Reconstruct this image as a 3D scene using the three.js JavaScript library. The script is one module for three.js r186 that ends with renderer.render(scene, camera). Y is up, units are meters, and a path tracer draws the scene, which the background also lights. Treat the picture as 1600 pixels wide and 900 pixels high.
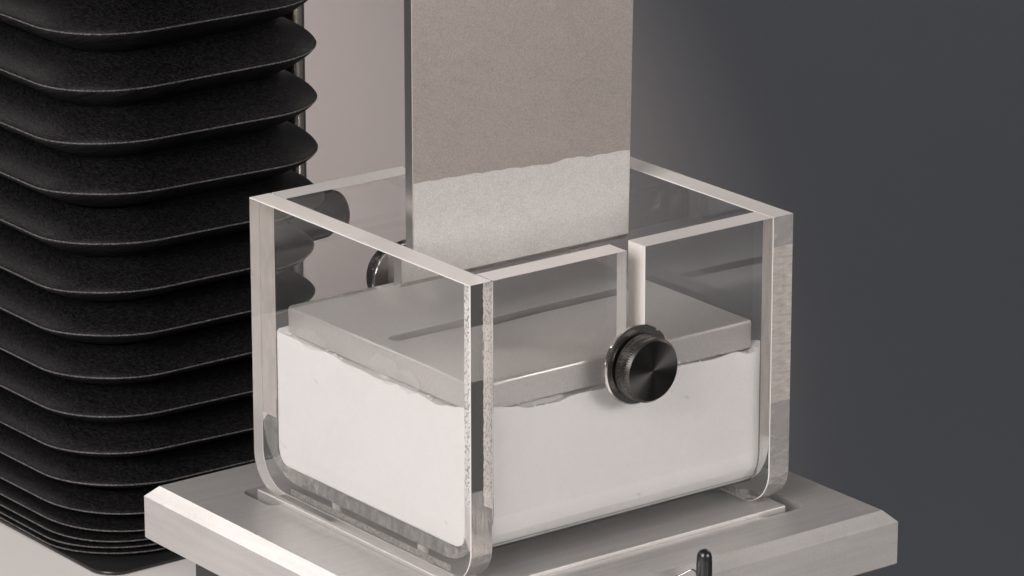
import * as THREE from 'three';
import { mergeGeometries, mergeVertices, toCreasedNormals } from 'three/addons/utils/BufferGeometryUtils.js';
import { RoundedBoxGeometry } from 'three/addons/geometries/RoundedBoxGeometry.js';
import { ImprovedNoise } from 'three/addons/math/ImprovedNoise.js';
import { RectAreaLightUniformsLib } from 'three/addons/lights/RectAreaLightUniformsLib.js';
import { Brush, Evaluator, SUBTRACTION } from 'three-bvh-csg';

// ---------------------------------------------------------------- camera, lamps, exposure
const scene = new THREE.Scene();
const camera = new THREE.PerspectiveCamera(2 * Math.atan(450 / 6999.57) * 180 / Math.PI, 16 / 9, 0.05, 40);
camera.position.set(-0.71682, 0.4716, 0.97149);
camera.up.set(0.0006, 1, 0.0003);
camera.lookAt(-0.71682 + 0.57392, 0.4716 - 0.30009, 0.97149 - 0.76195);

const renderer = new THREE.WebGLRenderer({ antialias: true });
renderer.toneMapping = THREE.LinearToneMapping;
renderer.toneMappingExposure = 1;
renderer.shadowMap.enabled = true;
RectAreaLightUniformsLib.init();
scene.background = new THREE.Color(0.07, 0.068, 0.067);

function softbox(name, color, power, w, h, from, to) {
  const l = new THREE.RectAreaLight(color, power, w, h);
  l.name = name; l.position.set(...from); l.lookAt(...to); scene.add(l);
  return l;
}
softbox('key_softbox', 0xfff8f5, 12.4, 0.9, 0.9, [-1.25, 0.72, 0.5], [0.03, 0.03, -0.05]);
softbox('rear_softbox', 0xfff7f3, 4.6, 0.8, 0.55, [-0.42, 0.85, -1.05], [0.0, 0.02, -0.05]);
softbox('front_softbox', 0xfff7f3, 11.8, 0.8, 0.6, [0.55, 0.5, 1.45], [0.25, 0.12, -0.2]);
softbox('added_backdrop_fill', 0xf6f6fc, 5.9, 2.4, 0.4, [0.58, 0.45, -0.76], [0.84, -0.36, -1.1]);  // added fill light, only evens out the backdrop
softbox('added_lower_backdrop_fill', 0xf6f6fc, 4.3, 2.4, 0.4, [0.58, -0.85, -0.76], [0.84, -0.46, -1.1]);  // second added fill, lifts the lower part of the backdrop
softbox('right_softbox', 0xfff6ee, 3.2, 0.5, 0.6, [1.25, 0.55, -0.25], [0.06, 0.08, -0.15]);
const wallSpot = new THREE.SpotLight(0xffe6d4, 60, 0, 0.34, 1, 2);
wallSpot.name = 'backdrop_spot';
scene.add(wallSpot, wallSpot.target);
wallSpot.castShadow = true;

// ---------------------------------------------------------------- helpers
let seed = 7;
const rnd = () => { seed = (seed * 1664525 + 1013904223) >>> 0; return seed / 4294967296; };
const P = new ImprovedNoise();
const noise = (x, y, z = 0.37) => P.noise(x, y, z);
const fbm = (x, y, z = 0.37, o = 4) => { let s = 0, a = 0.5, f = 1; for (let i = 0; i < o; i++) { s += a * P.noise(x * f, y * f, z + i * 3.1); a *= 0.5; f *= 2.03; } return s; };
const used = new Map();
function numbered(name, parent) {
  if (parent) return name;
  const n = used.get(name) || 0; used.set(name, n + 1);
  return n ? name + '_' + String(n).padStart(3, '0') : name;
}
function mesh(name, geo, mat, parent) {
  const m = new THREE.Mesh(geo, mat);
  m.name = numbered(name, parent); m.castShadow = m.receiveShadow = true;
  (parent || scene).add(m);
  return m;
}
function thing(name, label, category, pos = [0, 0, 0], group) {
  const o = new THREE.Group(); o.name = numbered(name); o.position.set(...pos);
  o.userData = { label, category }; if (group) o.userData.group = group;
  scene.add(o); return o;
}
function tag(o, label, category, group) { o.userData.label = label; o.userData.category = category; if (group) o.userData.group = group; return o; }
function structure(o) { o.userData.kind = 'structure'; return o; }
function tex(n, fn, srgb) {   // grey or colour DataTexture
  const d = new Uint8Array(n * n * 4);
  for (let y = 0; y < n; y++) for (let x = 0; x < n; x++) {
    const v = fn(x / n, y / n), i = (y * n + x) * 4;
    const c = Array.isArray(v) ? v : [v, v, v, 1];
    for (let k = 0; k < 4; k++) d[i + k] = Math.max(0, Math.min(255, Math.round((c[k] ?? 1) * 255)));
  }
  const t = new THREE.DataTexture(d, n, n);
  t.wrapS = t.wrapT = THREE.RepeatWrapping; t.magFilter = THREE.LinearFilter; t.minFilter = THREE.LinearFilter;
  if (srgb) t.colorSpace = THREE.SRGBColorSpace;
  t.needsUpdate = true; return t;
}
// periodic fractal noise on the unit square
function tile(u, v, f, o = 4, z = 0) {
  let s = 0, a = 0.5;
  for (let i = 0; i < o; i++) {
    const k = f * 2 ** i, n = (x, y) => P.noise(x, y, z + i * 7.7);
    const x = u * k, y = v * k;
    s += a * (n(x, y) * (1 - u) * (1 - v) + n(x - k, y) * u * (1 - v) + n(x, y - k) * (1 - u) * v + n(x - k, y - k) * u * v);
    a *= 0.5;
  }
  return s;
}
function rep(t, x, y = x) { const c = t.clone(); c.repeat.set(x, y); c.needsUpdate = true; return c; }
// box-projected uv in metres
function uvBox(g) {
  g = g.index ? g.toNonIndexed() : g;
  if (!g.attributes.normal) g.computeVertexNormals();
  const p = g.attributes.position, n = g.attributes.normal, uv = new Float32Array(p.count * 2);
  for (let i = 0; i < p.count; i += 3) {
    const a = [0, 0, 0];
    for (let k = 0; k < 3; k++) { a[0] += Math.abs(n.getX(i + k)); a[1] += Math.abs(n.getY(i + k)); a[2] += Math.abs(n.getZ(i + k)); }
    const m = a.indexOf(Math.max(...a));
    for (let k = 0; k < 3; k++) {
      const x = p.getX(i + k), y = p.getY(i + k), z = p.getZ(i + k);
      uv.set(m === 0 ? [z, y] : m === 1 ? [x, z] : [x, y], (i + k) * 2);
    }
  }
  g.setAttribute('uv', new THREE.BufferAttribute(uv, 2));
  return g;
}
// splits the triangles of a geometry into material groups by the face normal
function byFace(g, pick) {
  g = g.index ? g.toNonIndexed() : g;
  const p = g.attributes.position, lists = [[], [], [], []], a = new THREE.Vector3(), b = new THREE.Vector3(), c = new THREE.Vector3(), n = new THREE.Vector3(), m = new THREE.Vector3();
  for (let i = 0; i < p.count; i += 3) {
    a.fromBufferAttribute(p, i); b.fromBufferAttribute(p, i + 1); c.fromBufferAttribute(p, i + 2);
    m.copy(a).add(b).add(c).divideScalar(3);
    n.copy(b).sub(a).cross(c.clone().sub(a)).normalize();
    lists[Number(pick(n, m))].push(i, i + 1, i + 2);
  }
  g.clearGroups();
  g.setIndex(lists.flat());
  let at = 0; lists.forEach((l, k) => { if (l.length) g.addGroup(at, l.length, k); at += l.length; });
  return g;
}
function extrude(shape, depth, bevel = 0, seg = 2, curve = 24) {
  return new THREE.ExtrudeGeometry(shape, { depth: depth - 2 * bevel, bevelEnabled: bevel > 0, bevelThickness: bevel, bevelSize: bevel, bevelOffset: -bevel, bevelSegments: seg, curveSegments: curve }).translate(0, 0, bevel);
}
const poly = (pts) => { const s = new THREE.Shape(); pts.forEach(([x, y], i) => (i ? s.lineTo(x, y) : s.moveTo(x, y))); s.closePath(); return s; };

// ---------------------------------------------------------------- materials
const grain = tex(512, (u, v) => 0.5 + 1.1 * tile(u, v, 48, 4, 1.3));
const blotch = tex(256, (u, v) => 0.5 + 0.9 * tile(u, v, 4, 5, 5.1));
const fine = tex(512, () => rnd());
const speck = (f, lo, hi, p = 1) => rep(tex(512, () => { const v = lo + (hi - lo) * Math.pow(rnd(), p); return [v, v, v, 1]; }), f);
const M = {};
M.acrylic = new THREE.MeshPhysicalMaterial({ color: 0xffffff, transmission: 1, thickness: 0.008, ior: 1.49, roughness: 0, attenuationColor: new THREE.Color(0.97, 0.962, 0.955), attenuationDistance: 0.2 });
M.sawn = new THREE.MeshPhysicalMaterial({ color: new THREE.Color(0.9, 0.87, 0.845), transmission: 0.35, thickness: 0.008, ior: 1.49, roughness: 0.42, attenuationColor: new THREE.Color(0.97, 0.962, 0.955), attenuationDistance: 0.2, bumpMap: rep(grain, 60, 60), bumpScale: 0.00003 });
M.mottledEdge = new THREE.MeshPhysicalMaterial({ color: new THREE.Color(0.88, 0.83, 0.78), transmission: 1, transmissionMap: rep(tex(256, (u, v) => { const k = 0.64 + 0.3 * tile(u, v, 10, 4, 7.7); return [k, k, k, 1]; }), 30, 110), thickness: 0.008, ior: 1.49, roughness: 0.05, attenuationColor: new THREE.Color(0.97, 0.962, 0.955), attenuationDistance: 0.2, bumpMap: rep(tex(256, (u, v) => 0.5 + 0.9 * tile(u, v, 6, 5, 3.9)), 60, 14), bumpScale: 0.00022 });
M.clearEdge = new THREE.MeshPhysicalMaterial({ color: new THREE.Color(0.95, 0.93, 0.91), transmission: 0.93, thickness: 0.008, ior: 1.49, roughness: 0.03, attenuationColor: new THREE.Color(0.97, 0.962, 0.955), attenuationDistance: 0.2, bumpMap: rep(tex(256, (u, v) => 0.5 + 0.9 * tile(u, v, 4, 5, 6.1)), 60, 90), bumpScale: 0.0002 });
M.paleEdge = M.clearEdge.clone(); M.paleEdge.transmission = 0.76; M.paleEdge.bumpScale = 0.0006;
M.paintedSparkleEdge = new THREE.MeshPhysicalMaterial({ color: new THREE.Color(0.95, 0.92, 0.89), transmission: 1, transmissionMap: rep(tex(256, (u, v) => { const k = 0.82 + 0.45 * tile(u, v, 7, 5, 1.7); return [k, k, k, 1]; }), 60, 40), thickness: 0.008, ior: 1.49, roughness: 0.06, bumpMap: rep(tex(256, (u, v) => 0.5 + 0.9 * tile(u, v, 4, 5, 8.8)), 60, 40), bumpScale: 0.0006 });  // cloudy mottling paints the sparkling refractions below the powder, no scratches
M.cutEdge = new THREE.MeshPhysicalMaterial({ color: new THREE.Color(0.85, 0.82, 0.79), transmission: 0.76, thickness: 0.008, ior: 1.49, roughness: 0.035, attenuationColor: new THREE.Color(0.97, 0.962, 0.955), attenuationDistance: 0.2, bumpMap: rep(tex(256, (u, v) => 0.5 + 0.9 * tile(u, v, 6, 5, 3.3)), 60, 14), bumpScale: 0.00035 });
M.aluminium = new THREE.MeshPhysicalMaterial({ map: rep(tex(512, (u, v) => { const k = 0.92 + 0.14 * tile(u, v, 3, 4, 4.9) + 0.16 * tile(u * 0.06, v, 60, 2, 6.9) + 0.12 * (rnd() - 0.5); return [k, k, k, 1]; }), 8), color: new THREE.Color(0.595, 0.58, 0.567), metalness: 0.6, roughness: 0.4, bumpMap: rep(fine, 22, 22), bumpScale: 0.000012 });
M.blockMetal = new THREE.MeshPhysicalMaterial({ map: speck(8, 0.84, 1.0), color: new THREE.Color(0.7, 0.68, 0.665), metalness: 0.5, roughness: 0.42, bumpMap: rep(fine, 24, 24), bumpScale: 0.00001 });
M.shadedSlotWall = new THREE.MeshPhysicalMaterial({ color: new THREE.Color(0.33, 0.32, 0.31), metalness: 0.4, roughness: 0.6 });  // shade of the slot put into the colour, darker than the block metal
M.steel = new THREE.MeshStandardMaterial({ color: new THREE.Color(0.62, 0.6, 0.57), metalness: 1, roughness: 0.14 });
M.rodSteel = new THREE.MeshStandardMaterial({ color: new THREE.Color(0.72, 0.68, 0.62), metalness: 1, roughness: 0.2 });
M.bladeSteel = new THREE.MeshPhysicalMaterial({ color: new THREE.Color(0.395, 0.358, 0.336), metalness: 0.75, roughness: 0.5, map: rep(tex(1024, (u, v) => { const k = 0.86 + 0.09 * tile(u, v, 3, 4, 1.9) + 0.12 * tile((u + v) % 1, v, 40, 3, 4.2) + 0.3 * (rnd() - 0.5); return [k, k, k, 1]; }), 4.5), bumpMap: rep(tex(512, (u, v) => 0.5 + 0.8 * tile((u + 0.35 * v) % 1, v, 24, 4, 2.2) + 0.3 * (rnd() - 0.5)), 14, 14), bumpScale: 0.00004 });
M.bladeEdge = new THREE.MeshStandardMaterial({ color: new THREE.Color(0.68, 0.67, 0.65), metalness: 1, roughness: 0.27 });
M.powderDust = new THREE.MeshStandardMaterial({ color: new THREE.Color(0.5, 0.487, 0.472), metalness: 0.15, roughness: 0.85, map: rep(tex(1024, (u, v) => { const k = 0.88 + 0.1 * tile(u, v, 60, 3, 3.1) + 0.34 * (rnd() - 0.5); return [k, k, k, 1]; }), 5), bumpMap: rep(fine, 18, 18), bumpScale: 0.00005 });
M.powder = new THREE.MeshStandardMaterial({ color: new THREE.Color(0.93, 0.925, 0.92), roughness: 1, map: rep(tex(512, (u, v) => { const k = 0.99 - 0.07 * Math.abs(tile(u, v, 5, 5, 2.9)) - 0.1 * Math.abs(tile(u, v, 50, 3, 7.1)) - (tile(u, v, 24, 2, 6.6) > 0.3 ? 0.12 : 0) - 0.03 * rnd(); return [k, k, k, 1]; }), 12), bumpMap: rep(grain, 30, 30), bumpScale: 0.0001 });
M.rubber = new THREE.MeshPhysicalMaterial({ color: new THREE.Color(0.022, 0.0213, 0.0232), map: speck(5.5, 0.08, 1, 2.6), roughness: 0.5, specularIntensity: 0.22, bumpMap: rep(fine, 20, 20), bumpScale: 0.00004 });
M.highlitRubberEdge = new THREE.MeshPhysicalMaterial({ color: new THREE.Color(0.16, 0.153, 0.152), map: speck(6.5, 0.2, 1, 1.5), roughness: 0.6, specularIntensity: 0.3 });  // worn ridge line, paler still to paint its highlight
M.blackMetal = new THREE.MeshPhysicalMaterial({ color: new THREE.Color(0.095, 0.09, 0.086), metalness: 0.9, roughness: 0.34 });
M.turned = new THREE.MeshPhysicalMaterial({ color: new THREE.Color(0.07, 0.068, 0.067), metalness: 1, roughness: 0.34, anisotropy: 0.85 });
M.blackPlastic = new THREE.MeshPhysicalMaterial({ color: new THREE.Color(0.012, 0.011, 0.012), roughness: 0.28, clearcoat: 0.1 });
M.support = new THREE.MeshPhysicalMaterial({ color: new THREE.Color(0.03, 0.03, 0.031), metalness: 0.3, roughness: 0.3 });
M.whitePaint = new THREE.MeshPhysicalMaterial({ color: new THREE.Color(0.74, 0.72, 0.7), roughness: 0.4 });
M.wall = new THREE.MeshStandardMaterial({ color: new THREE.Color(0.0197, 0.0212, 0.0247), roughness: 0.95, bumpMap: rep(fine, 40, 40), bumpScale: 0.0003 });
M.film = new THREE.MeshStandardMaterial({ color: new THREE.Color(0.9, 0.885, 0.87), roughness: 1, transparent: true, opacity: 0.08 });
M.glue = new THREE.MeshPhysicalMaterial({ color: new THREE.Color(0.62, 0.585, 0.55), roughness: 0.7, map: rep(tex(256, (u, v) => { const k = 0.9 + 0.35 * tile(u, v, 8, 4, 9.4); return [k, k, k, 1]; }), 40, 18) });
M.beadGlue = new THREE.MeshPhysicalMaterial({ color: new THREE.Color(0.7, 0.67, 0.64), roughness: 0.3, map: rep(tex(256, () => { const q = 0.35 + 0.65 * rnd(); return [q, q, q, 1]; }), 9), bumpMap: rep(grain, 60, 60), bumpScale: 0.0003, transparent: true, opacity: 0.6 });
M.bubblyGlue = new THREE.MeshPhysicalMaterial({ color: new THREE.Color(0.97, 0.97, 0.97), roughness: 0.4, map: rep(tex(512, (u, v) => { const k = tile(u, v, 64, 3, 4.4); const q = k > -0.06 ? 1 : k > -0.12 ? 0.7 : 0.4; return [q, q, q, 1]; }), 26, 22), bumpMap: rep(grain, 60, 60), bumpScale: 0.0003 });

// ---------------------------------------------------------------- setting: backdrop and machine base
const AZ = 36.99 * Math.PI / 180, back = new THREE.Vector3(Math.sin(AZ), 0, -Math.cos(AZ)), side = new THREE.Vector3(Math.cos(AZ), 0, Math.sin(AZ));
const WALL = 1.35;
{
  const w = structure(mesh('wall', uvBox(new THREE.BoxGeometry(5, 3.6, 0.05)), M.wall));
  w.position.copy(back).multiplyScalar(WALL + 0.025).add(new THREE.Vector3(0, -0.2, 0)); w.rotation.y = -AZ;
  // the spot's pool of light is centred a little left of the box, as seen from the front
  const hit = back.clone().multiplyScalar(WALL).addScaledVector(side, -0.235); hit.y = -0.28;
  wallSpot.target.position.copy(hit);
  wallSpot.position.copy(hit).addScaledVector(back, -0.9).addScaledVector(side, -0.2).add(new THREE.Vector3(0, 0.63, 0));
}
const BASE_Y = -0.05;
{
  const b = thing('machine_base', 'white painted machine base under the black bellows, at the lower left', 'machine base', [0, BASE_Y, 0]);
  mesh('housing', new RoundedBoxGeometry(0.46, 0.16, 0.62, 4, 0.008).translate(-0.12, -0.08, -0.08), M.whitePaint, b);
}

// ---------------------------------------------------------------- black bellows
{
  const W0 = -0.013, W1 = 0.091, ZF = -0.187, ZB = -0.31, R = 0.03;
  const outline = (inset, n = 14) => {
    const pts = [], r = R - inset;
    const c = [[W1 - R, ZF - R, 0], [W0 + R, ZF - R, 1], [W0 + R, ZB + R, 2], [W1 - R, ZB + R, 3]];   // centres; arcs run from +x to +z and on
    for (const [x, z, q] of c) for (let i = 0; i <= n; i++) {
      const a = (q + i / n) * Math.PI / 2;
      pts.push([x + r * Math.cos(a), z + r * Math.sin(a)]);
    }
    return pts;
  };
  const ring = (prof, k = 0) => {
    const sag = (x, z) => 0.0011 * noise(x * 22 + k * 0.37, z * 22, 0.3 + k * 0.21);   // prof: [inset, y] from the bottom up
    const pos = [], idx = [], uv = [];
    const rows = prof.map(([s, y]) => outline(s).map(([x, z]) => [x, y + sag(x, z), z]));
    const n = rows[0].length; let per = 0;
    for (let j = 0; j < rows.length; j++) { per = 0; for (let i = 0; i <= n; i++) { const q = rows[j][i % n]; if (i) per += Math.hypot(q[0] - rows[j][i - 1][0], q[2] - rows[j][i - 1][2]); pos.push(...q); uv.push(per, prof[j][1] + prof[j][0]); } }
    for (let j = 0; j + 1 < rows.length; j++) for (let i = 0; i < n; i++) { const a = j * (n + 1) + i, b = a + n + 1; idx.push(a, b, a + 1, b, b + 1, a + 1); }
    const g = new THREE.BufferGeometry();
    g.setAttribute('position', new THREE.Float32BufferAttribute(pos, 3)); g.setAttribute('uv', new THREE.Float32BufferAttribute(uv, 2)); g.setIndex(idx);
    g.computeVertexNormals(); return g;
  };
  const ridges = [0.1636, 0.1453, 0.1271, 0.1088, 0.0912, 0.0741, 0.0578, 0.0418, 0.0274, 0.0133, 0.0003, -0.0126, -0.0238, -0.0332, -0.0387, -0.0423, -0.0449, -0.0470];
  const b = thing('bellows', 'black rubber bellows with stacked rounded folds behind the clear box', 'bellows', [0, 0, 0]);
  for (let k = 0; k < ridges.length; k++) {
    const y = ridges[k], up = k ? (ridges[k - 1] + y) / 2 : y + 0.009, dn = k + 1 < ridges.length ? (ridges[k + 1] + y) / 2 : y - 0.0015;
    const amp = Math.min(0.0135, 0.0045 + 0.6 * (up - dn)), prof = [];
    for (let i = 0; i <= 14; i++) { const t = 1 - i / 14; prof.push([amp * Math.pow(t, 1.4), y + (dn - y) * t]); }
    for (let i = 1; i <= 14; i++) { const t = i / 14; prof.push([amp * Math.pow(t, 1.5), y + (up - y) * t]); }
    const f = mesh('fold', ring(prof, k), M.rubber, b);
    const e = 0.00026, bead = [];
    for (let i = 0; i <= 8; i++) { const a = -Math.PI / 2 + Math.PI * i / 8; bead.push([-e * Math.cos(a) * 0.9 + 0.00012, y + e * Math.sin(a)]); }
    mesh('fold_rim', ring(bead, k), M.highlitRubberEdge, f);
  }
  const s = new THREE.Shape(), fx0 = -0.0118, fx1 = W1 + 0.0015, fz0 = 0.1820, fz1 = -ZB + 0.0015, fr = 0.009;
  s.moveTo(fx0 + fr, fz0); s.lineTo(fx1 - fr, fz0); s.absarc(fx1 - fr, fz0 + fr, fr, -Math.PI / 2, 0); s.lineTo(fx1, fz1); s.lineTo(fx0, fz1); s.lineTo(fx0, fz0 + fr); s.absarc(fx0 + fr, fz0 + fr, fr, Math.PI, 1.5 * Math.PI);
  mesh('bottom_flange', extrude(s, 0.0012, 0.0003).rotateX(-Math.PI / 2).translate(0, BASE_Y + 0.0002, 0), M.support, b);
}
// rods beside the bellows
{
  const rod = tag(mesh('guide_rod', new THREE.CylinderGeometry(0.0036, 0.0036, 0.34, 40).translate(0.1108, 0.11, -0.25), M.rodSteel), 'polished steel guide rod standing right beside the black bellows folds', 'rod');
  const post = tag(mesh('black_post', new RoundedBoxGeometry(0.0045, 0.34, 0.006, 2, 0.0006).translate(0.1075, 0.11, -0.256), M.support), 'narrow black post behind the steel guide rod', 'post');
  const rail = tag(mesh('white_column', new RoundedBoxGeometry(0.02, 0.34, 0.02, 2, 0.002).translate(0.112, 0.11, -0.288), M.whitePaint), 'white column just showing between bellows and steel guide rod', 'column');
}

{
  const k = thing('rod_clamp', 'black rounded clamp on the steel guide rod, seen through the clear box behind the bellows', 'clamp', [0.1205, 0.034, -0.25]);
  mesh('collar', toCreasedNormals(new THREE.LatheGeometry([[0, -0.011], [0.0060, -0.011], [0.0074, -0.0105], [0.0080, -0.0095], [0.0080, 0.0085], [0.0070, 0.0108], [0.004, 0.012], [0, 0.012]].map(([x, y]) => new THREE.Vector2(x, y)), 48), 0.9).rotateZ(-Math.PI / 2).translate(-0.0055, 0, 0), M.rubber, k);
}

// ---------------------------------------------------------------- platform with its insert and support
const PL = { x0: -0.0216, x1: 0.1419, z0: 0.0182, z1: -0.1323, y: -0.0013, ch: 0.0035, th: 0.0139 };
const platform = thing('platform', 'silver aluminium platform plate with wide chamfered edges under the clear box', 'platform', [0.06, PL.y - PL.ch - PL.th, -0.057]);
{
  const c = PL.ch, ev = new Evaluator(); ev.useGroups = false;
  // slab with chamfer: top rectangle, chamfer, sides
  const X0 = PL.x0 - c, X1 = PL.x1 + c, Z0 = PL.z0 + c, Z1 = PL.z1 - c, yt = PL.y, ym = PL.y - c, yb = ym - PL.th, e = 0.00045;
  const lv = [[X0 + e, X1 - e, Z0 - e, Z1 + e, yb], [X0, X1, Z0, Z1, yb + e], [X0, X1, Z0, Z1, ym], [PL.x0, PL.x1, PL.z0, PL.z1, yt]];
  const pos = [], quad = (a, b, cc, d) => pos.push(...a, ...b, ...cc, ...a, ...cc, ...d);
  const ringOf = ([a, b, z0, z1, y]) => [[a, y, z0], [b, y, z0], [b, y, z1], [a, y, z1]];
  for (let k = 0; k + 1 < lv.length; k++) { const A = ringOf(lv[k]), B = ringOf(lv[k + 1]); for (let i = 0; i < 4; i++) { const j = (i + 1) % 4; quad(A[i], A[j], B[j], B[i]); } }
  const T = ringOf(lv[3]), Bm = ringOf(lv[0]); quad(T[0], T[1], T[2], T[3]); quad(Bm[3], Bm[2], Bm[1], Bm[0]);
  let g = new THREE.BufferGeometry(); g.setAttribute('position', new THREE.Float32BufferAttribute(pos, 3)); g.computeVertexNormals();
  g.setAttribute('uv', new THREE.Float32BufferAttribute(new Float32Array(pos.length / 3 * 2), 2));
  // the pocket: insert outline with a rounded relief at each corner
  const pocket = new THREE.Shape(); const rr = (s, x0, x1, y0, y1, r) => { s.moveTo(x0 + r, y0); s.lineTo(x1 - r, y0); s.absarc(x1 - r, y0 + r, r, -Math.PI / 2, 0); s.lineTo(x1, y1 - r); s.absarc(x1 - r, y1 - r, r, 0, Math.PI / 2); s.lineTo(x0 + r, y1); s.absarc(x0 + r, y1 - r, r, Math.PI / 2, Math.PI); s.lineTo(x0, y0 + r); s.absarc(x0 + r, y0 + r, r, Math.PI, 1.5 * Math.PI); return s; };
  let br = new Brush(g); br.updateMatrixWorld();
  const cut = (x0, x1, z0, z1, r) => {   // z0 nearer (larger)
    const q = extrude(rr(new THREE.Shape(), x0, x1, -z0, -z1, r), 0.02, 0, 1, 8).rotateX(-Math.PI / 2).translate(0, -0.0065, 0);
    const k = new Brush(q); k.updateMatrixWorld(); br = ev.evaluate(br, k, SUBTRACTION); br.updateMatrixWorld();
  };
  cut(-0.0013, 0.1196, 0.0002, -0.1095, 0.0004);
  cut(0.108, 0.1258, 0.002, -0.022, 0.0034);
  cut(-0.0046, 0.012, -0.096, -0.1132, 0.0034);
  cut(0.108, 0.1258, -0.09, -0.1132, 0.0034);
  cut(-0.0046, 0.012, 0.002, -0.016, 0.0034);
  g = br.geometry; g.deleteAttribute('normal'); g.deleteAttribute('uv');
  g = toCreasedNormals(g, 0.5);
  mesh('plate', uvBox(g).translate(-0.06, -platform.position.y, 0.057), M.aluminium, platform);
  const ins = new RoundedBoxGeometry(0.1202, 0.0062, 0.1089, 2, 0.00035).translate(0.0590, -0.0031, -0.0546 + 0.0001);
  mesh('raised_insert', uvBox(ins).translate(-0.06, -platform.position.y, 0.057), M.aluminium, platform);
}
{
  const h = platform.position.y - BASE_Y;
  const s = tag(mesh('support_block', uvBox(new RoundedBoxGeometry(0.151, h - 0.0004, 0.140, 3, 0.0012).translate(0.0625, BASE_Y + h / 2, -0.057)), M.support), 'dark glossy block supporting the aluminium platform from below', 'support block');
}

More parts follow.
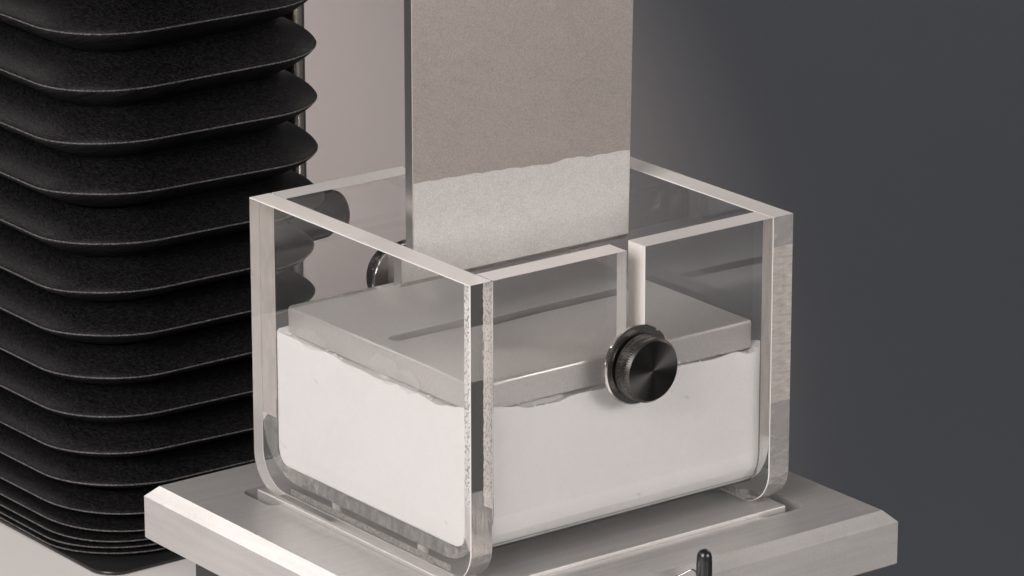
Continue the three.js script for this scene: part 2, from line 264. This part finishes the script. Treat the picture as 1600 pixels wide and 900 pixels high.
// ---------------------------------------------------------------- clear acrylic box
const L = 0.12, D = 0.112, H = 0.0924, T = 0.008, SLOT = 0.0035, SLOT_Y = 0.0545;
const box = thing('acrylic_box', 'clear acrylic box with slotted walls holding white powder, on the platform', 'box', [0.06, 0, -0.056]);
const inBox = (g) => g.translate(-0.06, 0, 0.056);
const isSawn = (n, m) => n.y > 0.95 && m.y > H - 0.0006;
{
  const mats = [M.acrylic, M.sawn, M.paintedSparkleEdge];
  // end plates: rounded lower corners
  const s = new THREE.Shape(), r = 0.012;
  s.moveTo(0, H); for (const y of [0.083, 0.08, 0.0635, 0.034, 0.03]) s.lineTo(0, y); s.lineTo(0, r); s.absarc(r, r, r, Math.PI, 1.5 * Math.PI); s.lineTo(D - r, 0); s.absarc(D - r, r, r, 1.5 * Math.PI, 2 * Math.PI); s.lineTo(D, H); s.closePath();
  for (const x of [0, L - T]) {
    let g = extrude(s, T - 0.00005, 0.00024, 1, 28).rotateY(Math.PI / 2).translate(x + (x ? 0.00005 : 0), 0, 0);
    g = toCreasedNormals(g, 0.2);
    mesh('end_plate', inBox(byFace(uvBox(g), (n, m) => {
      if (isSawn(n, m)) return 1;
      if (Math.abs(n.x) > 0.95) return 0;
      if (m.z < -0.02 || Math.abs(n.x) > 0.3) return 1;
      return x ? (m.y > 0.083 || m.y < 0.034 ? 3 : 2) : (m.y > 0.08 || (m.y < 0.0635 && m.y > 0.03) ? 3 : 2);
    })), [M.acrylic, M.sawn, x ? M.mottledEdge : M.cutEdge, x ? M.paleEdge : M.clearEdge], box);
  }
  // front wall, floor and back wall, bent in one piece, with a slot in each wall
  const ro = 0.018, ri = 0.005, y0 = 0.0045, fl = 0.009, u = new THREE.Shape();
  u.moveTo(0, H); u.lineTo(0, 0.03); u.lineTo(0, y0 + ro); u.absarc(ro, y0 + ro, ro, Math.PI, 1.5 * Math.PI); u.lineTo(D - ro, y0); u.absarc(D - ro, y0 + ro, ro, 1.5 * Math.PI, 2 * Math.PI); u.lineTo(D, 0.03); u.lineTo(D, H);
  u.lineTo(D - T, H); u.lineTo(D - T, 0.03); u.lineTo(D - T, fl + ri); u.absarc(D - T - ri, fl + ri, ri, 0, -Math.PI / 2, true); u.lineTo(T + ri, fl); u.absarc(T + ri, fl + ri, ri, -Math.PI / 2, -Math.PI, true); u.lineTo(T, 0.03); u.lineTo(T, H); u.closePath();
  const ev = new Evaluator(); ev.useGroups = false;
  let a = new Brush(extrude(u, L - 2 * T - 0.0002, 0.00012, 1, 28).rotateY(Math.PI / 2).translate(T + 0.0001, 0, 0)); a.updateMatrixWorld();
  for (const z of [0, -D]) {
    const q = new THREE.Shape(); q.moveTo(-SLOT, 0.06); q.lineTo(-SLOT, 0); q.absarc(0, 0, SLOT, Math.PI, 2 * Math.PI); q.lineTo(SLOT, 0.06); q.closePath();
    const k = new Brush(extrude(q, 0.03, 0, 1, 16).translate(0.06, SLOT_Y, z - 0.015)); k.updateMatrixWorld();
    a = ev.evaluate(a, k, SUBTRACTION); a.updateMatrixWorld();
  }
  let g = a.geometry; g.deleteAttribute('normal'); g.deleteAttribute('uv'); g = toCreasedNormals(g, 0.2);
  mesh('channel', inBox(byFace(uvBox(g), (n, m) => (isSawn(n, m) ? 1 : Math.abs(n.x) > 0.9 ? (m.y < 0.03 ? 2 : 1) : 0))), mats, box);
  // speckled glue in the joints between end plates and channel
  for (const x of [T + 0.00003, L - T - 0.00003]) for (const z of [0, -D + T]) {
    const gg = new THREE.BoxGeometry(0.0003, H - 0.024, T - 0.0008, 1, 1, 1).translate(x, H / 2 + 0.0115, z - T / 2);
    mesh('glue_joint', inBox(uvBox(gg)), z || x > 0.06 ? M.glue : M.bubblyGlue, box);
  }
  // bubbly bead of glue along the foot of each end plate
  for (const x of [T, L - T]) mesh('glue_bead', inBox(uvBox(new THREE.BoxGeometry(0.0003, 0.0019, D - 0.03).translate(x, 0.0017, -D / 2))), M.beadGlue, box);
  // thin films of powder left on the inside of the left plate, above the filling
  for (const [z, y, w, h, k] of [[-0.047, 0.0545, 0.0085, 0.0042, 1], [-0.036, 0.0533, 0.006, 0.0035, 2], [-0.085, 0.0532, 0.008, 0.003, 3]]) {
    const q = new THREE.Shape();
    for (let i = 0; i < 40; i++) { const a = i / 40 * 2 * Math.PI, rr = 1 + 0.35 * noise(Math.cos(a) * 1.3 + k * 5, Math.sin(a) * 1.3, k); const px = w * rr * Math.cos(a) * (Math.abs(Math.cos(a)) ** 0.2), py = h * rr * Math.sin(a); i ? q.lineTo(px, py) : q.moveTo(px, py); }
    mesh('powder_film', inBox(uvBox(extrude(q, 0.00006).rotateY(Math.PI / 2).translate(T + 0.00006, y, z))), M.film, box);
  }
  for (const x of [0.0105, 0.1095]) for (const z of [-0.032, -0.076]) mesh('foot', inBox(new THREE.CylinderGeometry(0.0016, 0.0016, y0 - 0.0004, 20).translate(x, y0 / 2 , z)), M.sawn, box);
}

// ---------------------------------------------------------------- white powder
{
  const x0 = 0.0083, x1 = 0.1117, z0 = -0.0083, z1 = -D + 0.0083, yb = 0.0092, r = 0.0048, nx = 150, nz = 120;
  const lerp = (pts, t) => { for (let i = 0; i + 1 < pts.length; i++) if (t <= pts[i + 1][0]) { const k = (t - pts[i][0]) / (pts[i + 1][0] - pts[i][0]), s = k * k * (3 - 2 * k); return pts[i][1] + (pts[i + 1][1] - pts[i][1]) * Math.max(0, s); } return pts[pts.length - 1][1]; };
  const fr = [[0.008, 0.0522], [0.013, 0.0523], [0.019, 0.0512], [0.025, 0.0497], [0.034, 0.0493], [0.043, 0.0503], [0.052, 0.0498], [0.06, 0.0492], [0.072, 0.0508], [0.082, 0.0512], [0.094, 0.0506], [0.102, 0.0512], [0.107, 0.0498], [0.112, 0.0503]];
  const lf = [[0.008, 0.0530], [0.015, 0.0516], [0.022, 0.0502], [0.03, 0.0511], [0.042, 0.0510], [0.052, 0.0502], [0.06, 0.0507], [0.068, 0.0505], [0.075, 0.0514], [0.09, 0.0512], [0.104, 0.0514]];
  const hAt = (x, z) => {
    const dx = Math.min(x - x0, x1 - x), dz = Math.min(z0 - z, z - z1), d = Math.min(dx, dz);
    const a = lerp(fr, x), b = lerp(lf, -z), w = dx / (dx + dz + 1e-6);
    const edge = b * (1 - w) + a * w + 0.00028 * fbm(x * 160, z * 160, 0.37, 3) + 0.00012 * noise(x * 900, z * 900);
    return d > 0.0035 ? Math.min(edge, 0.0499) : edge - 0.0012 * (d / 0.0035);
  };
  const pos = [], idx = [];
  const X = (i) => x0 + (x1 - x0) * i / nx, Z = (j) => z0 + (z1 - z0) * j / nz;
  const prof = [];   // lower outline of the cross-section, from front top to back top
  const bottomY = (z) => { const d = Math.min(z0 - z, z - z1); return d >= r ? yb : yb + r - Math.sqrt(Math.max(0, r * r - (r - d) ** 2)); };
  // top and bottom sheets on a grid (denser at the rim), closed by side strips
  const grid = (h) => { const b0 = pos.length / 3; for (let j = 0; j <= nz; j++) for (let i = 0; i <= nx; i++) pos.push(X(i), h(X(i), Z(j)), Z(j)); return b0; };
  const t0 = grid(hAt), q0 = grid((x, z) => bottomY(z)), at = (b, i, j) => b + j * (nx + 1) + i;
  for (let j = 0; j < nz; j++) for (let i = 0; i < nx; i++) {
    idx.push(at(t0, i, j), at(t0, i + 1, j), at(t0, i, j + 1), at(t0, i + 1, j), at(t0, i + 1, j + 1), at(t0, i, j + 1));
    idx.push(at(q0, i, j), at(q0, i, j + 1), at(q0, i + 1, j), at(q0, i + 1, j), at(q0, i, j + 1), at(q0, i + 1, j + 1));
  }
  const strip = (list) => { for (let k = 0; k + 1 < list.length; k++) { const [a, b] = list[k], [c, d] = list[k + 1]; const n = pos.length / 3; for (const v of [a, b, c, d]) pos.push(pos[v * 3], pos[v * 3 + 1], pos[v * 3 + 2]); idx.push(n, n + 1, n + 2, n + 1, n + 3, n + 2); } };
  const range = (n, f) => Array.from({ length: n + 1 }, (_, i) => f(i));
  strip(range(nx, (i) => [at(t0, i, 0), at(q0, i, 0)])); strip(range(nx, (i) => [at(t0, nx - i, nz), at(q0, nx - i, nz)]));
  strip(range(nz, (j) => [at(t0, 0, nz - j), at(q0, 0, nz - j)])); strip(range(nz, (j) => [at(t0, nx, j), at(q0, nx, j)]));
  let g = new THREE.BufferGeometry(); g.setAttribute('position', new THREE.Float32BufferAttribute(pos, 3)); g.setIndex(idx);
  g = toCreasedNormals(g, 0.7);
  tag(mesh('powder', uvBox(g).translate(-0.06, -yb, 0.056), M.powder), 'white powder filling the lower half of the clear box', 'powder').position.set(0.06, yb, -0.056);
}

{
  // loose crumbs of powder along the filling line, just inside the front and left walls
  const list = [];
  for (let k = 0; k < 170; k++) {
    const front = k < 85, t = rnd(), sz = 0.00012 + 0.00034 * rnd() ** 2;
    const c = new THREE.IcosahedronGeometry(sz, 1), p = c.attributes.position;
    const f = noise(k * 1.7, 2.2);
    for (let i = 0; i < p.count; i++) { const m = 1 + 0.35 * noise(p.getX(i) * 4000 + k, p.getY(i) * 4000, p.getZ(i) * 4000); p.setXYZ(i, p.getX(i) * m * 1.4, p.getY(i) * m, p.getZ(i) * m); }
    const up = 0.0497 + 0.0022 * rnd() ** 2 + 0.0006 * f;
    if (front) c.translate(0.0095 + 0.101 * t, up, -0.0088); else c.translate(0.0092, up, -0.0095 - 0.093 * t);
    list.push(c);
  }
  const m = mesh('crumbs', mergeGeometries(list).translate(-0.06, -0.0092, 0.056), M.powder, scene.getObjectByName('powder')); m.userData.kind = 'stuff';
}

// ---------------------------------------------------------------- metal block pressed on the powder
const BK = { x0: 0.0108, x1: 0.1102, z0: -0.0098, z1: -0.1022, y0: 0.0505, y1: 0.0595 };
const block = thing('metal_block', 'silver metal block with a long slot lying on the white powder', 'block', [0.06, BK.y0, -0.056]);
{
  const s = new THREE.Shape(), r = 0.0016, hx = (BK.x1 - BK.x0) / 2, hz = (BK.z0 - BK.z1) / 2;
  const rect = (p, x0, x1, y0, y1, q) => { p.moveTo(x0 + q, y0); p.lineTo(x1 - q, y0); p.absarc(x1 - q, y0 + q, q, -Math.PI / 2, 0); p.lineTo(x1, y1 - q); p.absarc(x1 - q, y1 - q, q, 0, Math.PI / 2); p.lineTo(x0 + q, y1); p.absarc(x0 + q, y1 - q, q, Math.PI / 2, Math.PI); p.lineTo(x0, y0 + q); p.absarc(x0 + q, y0 + q, q, Math.PI, 1.5 * Math.PI); return p; };
  rect(s, -hx, hx, -hz, hz, r);
  const xm = (BK.x0 + BK.x1) / 2 - 0.06;
  const body = new Brush(toCreasedNormals(extrude(s, BK.y1 - BK.y0, 0.0011, 5, 10), 0.6).rotateX(-Math.PI / 2).translate(xm, 0, 0)); body.updateMatrixWorld();
  const slot = new Brush(extrude(rect(new THREE.Shape(), 0.0163 - 0.06, 0.1037 - 0.06, -0.0027, 0.0027, 0.00269), 0.02, 0, 1, 12).rotateX(-Math.PI / 2).translate(0, -0.005, 0)); slot.updateMatrixWorld();
  const ev = new Evaluator(); ev.useGroups = false; ev.attributes = ['position', 'normal'];
  for (const b of [body, slot]) b.geometry.deleteAttribute('uv');
  const out = ev.evaluate(body, slot, SUBTRACTION);
  mesh('body', byFace(uvBox(out.geometry), (n, m) => Math.abs(n.y) < 0.5 && Math.abs(m.z) < 0.004 && Math.abs(m.x) < 0.046), [M.blockMetal, M.shadedSlotWall], block);
}

// ---------------------------------------------------------------- hanging blade
const blade = thing('hanging_metal_sheet', 'flat grey metal sheet with powder-dusted lower end hanging upright in the box', 'metal sheet', [0.06, 0.0752, -0.056]);
{
  const zf = 0.002, zb = -0.0019, yTop = 0.17, w0 = 0.0192 - 0.06, w1 = (y) => 0.1003 - 0.06 + 0.0012 * y / 0.075, c = 0.0012;
  const yT = 0.1064 - 0.0752, yR = 0.1030 - 0.0752;
  // body: section in y-z with a chamfered lower front edge, tapered a little to the right
  const sec = [[zf - 0.0002, 0.18], [zf, 0.1798], [zf, c * 1.3], [zf - c, 0], [zb + 0.0003, 0], [zb, 0.0003], [zb, 0.18]];
  const pos = [], e = 0.00018;
  const stations = [[0, e], [1, 0]];
  const P4 = (xk, [z, y], shrink) => { const zz = shrink ? z * 0.9 : z; return [xk ? w1(y) + (shrink ? 0 : -e) : w0 + (shrink ? 0 : e), y, zz]; };
  const tri = (a, b, cc) => pos.push(...a, ...b, ...cc), quad = (a, b, cc, d) => { tri(a, b, cc); tri(a, cc, d); };
  for (let k = 0; k < sec.length; k++) {
    const A = sec[k], B = sec[(k + 1) % sec.length];
    quad(P4(0, A, 0), P4(0, B, 0), P4(1, B, 0), P4(1, A, 0));            // long faces
    quad(P4(0, B, 0), P4(0, A, 0), P4(0, A, 1), P4(0, B, 1));            // edge bevels
    quad(P4(1, A, 0), P4(1, B, 0), P4(1, B, 1), P4(1, A, 1));
  }
  const body = new THREE.BufferGeometry(); body.setAttribute('position', new THREE.Float32BufferAttribute(pos, 3)); body.computeVertexNormals();
  mesh('plate', uvBox(body), M.bladeSteel, blade);
  const cap = []; const q2 = (a, b, cc) => cap.push(...a, ...b, ...cc);
  for (const xk of [0, 1]) for (let k = 1; k + 1 < sec.length; k++) { const a = P4(xk, sec[0], 1), b = P4(xk, sec[k], 1), d = P4(xk, sec[k + 1], 1); xk ? q2(a, d, b) : q2(a, b, d); }
  const eg = new THREE.BufferGeometry(); eg.setAttribute('position', new THREE.Float32BufferAttribute(cap, 3)); eg.computeVertexNormals();
  mesh('edge', uvBox(eg), M.bladeEdge, blade);
  // dusting of powder with a wavy upper limit
  const n = 220, s = new THREE.Shape(); s.moveTo(w0 + 0.0002, c * 1.3 + 0.0001);
  s.lineTo(w1(0) - 0.0003, c * 1.3 + 0.0001);
  for (let i = n; i >= 0; i--) {
    const t = i / n, x = w0 + 0.0002 + (w1(yR) - 0.0003 - w0 - 0.0002) * t;
    s.lineTo(x, yT + (yR - yT) * t + 0.00055 * noise(t * 11, 3.3) + 0.0004 * Math.abs(Math.sin(t * 31 + 2 * noise(t * 7, 1.1))) + 0.00018 * noise(t * 70, 8.2));
  }
  s.closePath();
  const d = extrude(s, 0.00014, 0.00005, 1).translate(0, 0, zf + 0.00001);
  const m = mesh('powder_dusting', uvBox(d), M.powderDust, blade); m.userData.label = 'pale frosted powder coat on the lower end';
}

// ---------------------------------------------------------------- thumbscrews through the slots
function thumbscrew() {
  const t = new THREE.Group();
  const KR = 0.0099, N = 84;
  // washer
  const wp = [[0.0033, 0], [0.0118, 0], [0.0121, 0.0003], [0.0121, 0.0011], [0.0117, 0.0015], [0.0036, 0.0015], [0.0033, 0.0012], [0.0033, 0]].map(([x, y]) => new THREE.Vector2(x, y));
  mesh('washer', toCreasedNormals(new THREE.LatheGeometry(wp, 96), 0.5).rotateX(Math.PI / 2).translate(0, 0, 0.0001), M.steel, t);
  // knurled head: rings of teeth, plain chamfers, neck
  const rows = [[0.0055, 0, 0.0016], [0.0055, 0, 0.0024], [KR - 0.0007, 0, 0.0024], [KR, 1, 0.003], [KR, 1, 0.0048], [KR - 0.0003, 0.3, 0.00495], [KR, 1, 0.0051], [KR, 1, 0.0074], [KR - 0.0005, 0, 0.0081], [KR - 0.0009, 0, 0.0085]];
  const pos = [], idx = [], S = N * 4;
  for (const [r, k, z] of rows) for (let i = 0; i <= S; i++) { const a = 2 * Math.PI * i / S, q = [0, 1, 1, 0][i % 4]; const rr = r - k * 0.00028 * (1 - q); pos.push(rr * Math.cos(a), rr * Math.sin(a), z); }
  for (let j = 0; j + 1 < rows.length; j++) for (let i = 0; i < S; i++) { const a = j * (S + 1) + i, b = a + S + 1; idx.push(a, a + 1, b, a + 1, b + 1, b); }
  let g = new THREE.BufferGeometry(); g.setAttribute('position', new THREE.Float32BufferAttribute(pos, 3)); g.setIndex(idx); g = toCreasedNormals(g, 0.3);
  const head = mesh('knurled_head', g, M.blackMetal, t);
  // turned end face: uv runs round the axis so that the turning marks follow circles
  const f = [], fu = [], fi = [], RN = 30, AN = 128, R1 = KR - 0.0009;
  for (let j = 0; j <= RN; j++) for (let i = 0; i <= AN; i++) { const a = 2 * Math.PI * i / AN, r = 0.00004 + (R1 - 0.00004) * j / RN; f.push(r * Math.cos(a), r * Math.sin(a), 0.0085 - 0.00005 * (1 - j / RN) + (j % 2 ? 0.000006 : 0)); fu.push(i / AN * 0.06, j / RN * 0.009); }
  for (let j = 0; j < RN; j++) for (let i = 0; i < AN; i++) { const a = j * (AN + 1) + i, b = a + AN + 1; fi.push(a, b, a + 1, b, b + 1, a + 1); }
  const fg = new THREE.BufferGeometry(); fg.setAttribute('position', new THREE.Float32BufferAttribute(f, 3)); fg.setAttribute('uv', new THREE.Float32BufferAttribute(fu, 2)); fg.setIndex(fi); fg.computeVertexNormals();
  mesh('end_face', fg, M.turned, head);
  mesh('shank', new THREE.CylinderGeometry(0.0026, 0.0026, 0.0112, 32).rotateX(Math.PI / 2).translate(0, 0, -0.004), M.steel, t);
  return t;
}
{
  const a = thumbscrew(); a.name = numbered('thumbscrew'); a.position.set(0.06, 0.0572, 0); scene.add(a);
  a.userData = { label: 'black knurled thumbscrew with steel washer on the front wall of the clear box', category: 'thumbscrew' };
  const b = a.clone(); b.name = numbered('thumbscrew'); b.position.set(0.06, 0.0572, -D); b.rotation.y = Math.PI; scene.add(b);
  b.userData = { label: 'black thumbscrew on the rear wall, half hidden behind the metal block', category: 'thumbscrew' };
}

// ---------------------------------------------------------------- capped lever before the platform
{
  const t = thing('lever', 'short lever with shiny black rubber cap before the front of the platform', 'lever', [0.0624, -0.03, 0.03]);
  const pr = [[0, 0.0379], [0.0006, 0.03785], [0.0013, 0.0375], [0.0019, 0.0368], [0.0022, 0.0359], [0.00235, 0.034], [0.0024, 0.012], [0.0021, 0.0114], [0, 0.0114]].reverse().map(([x, y]) => new THREE.Vector2(x, y));
  mesh('rubber_cap', new THREE.LatheGeometry(pr, 40), M.blackPlastic, t);
  mesh('stem', new THREE.CylinderGeometry(0.0014, 0.0014, 0.0112, 20).translate(0, 0.0058, 0), M.steel, t);
  const c = thing('wire_clip', 'small shiny metal clip left of the black lever cap', 'clip', [0.0525, -0.002, 0.0275]);
  mesh('clip_plate', new RoundedBoxGeometry(0.0058, 0.0036, 0.0012, 3, 0.0005).translate(-0.002, 0.0006, 0), M.steel, c);
  mesh('wire', new THREE.TubeGeometry(new THREE.CatmullRomCurve3([new THREE.Vector3(-0.003, 0.0022, 0.0004), new THREE.Vector3(0.003, 0.0029, 0.0004), new THREE.Vector3(0.0072, 0.0035, 0.0006), new THREE.Vector3(0.009, 0.001, 0.0006)]), 24, 0.00028, 10), M.steel, c);
}
scene.traverse((o) => { if (o.isLight && o.shadow) o.castShadow = true; });
renderer.render(scene, camera);
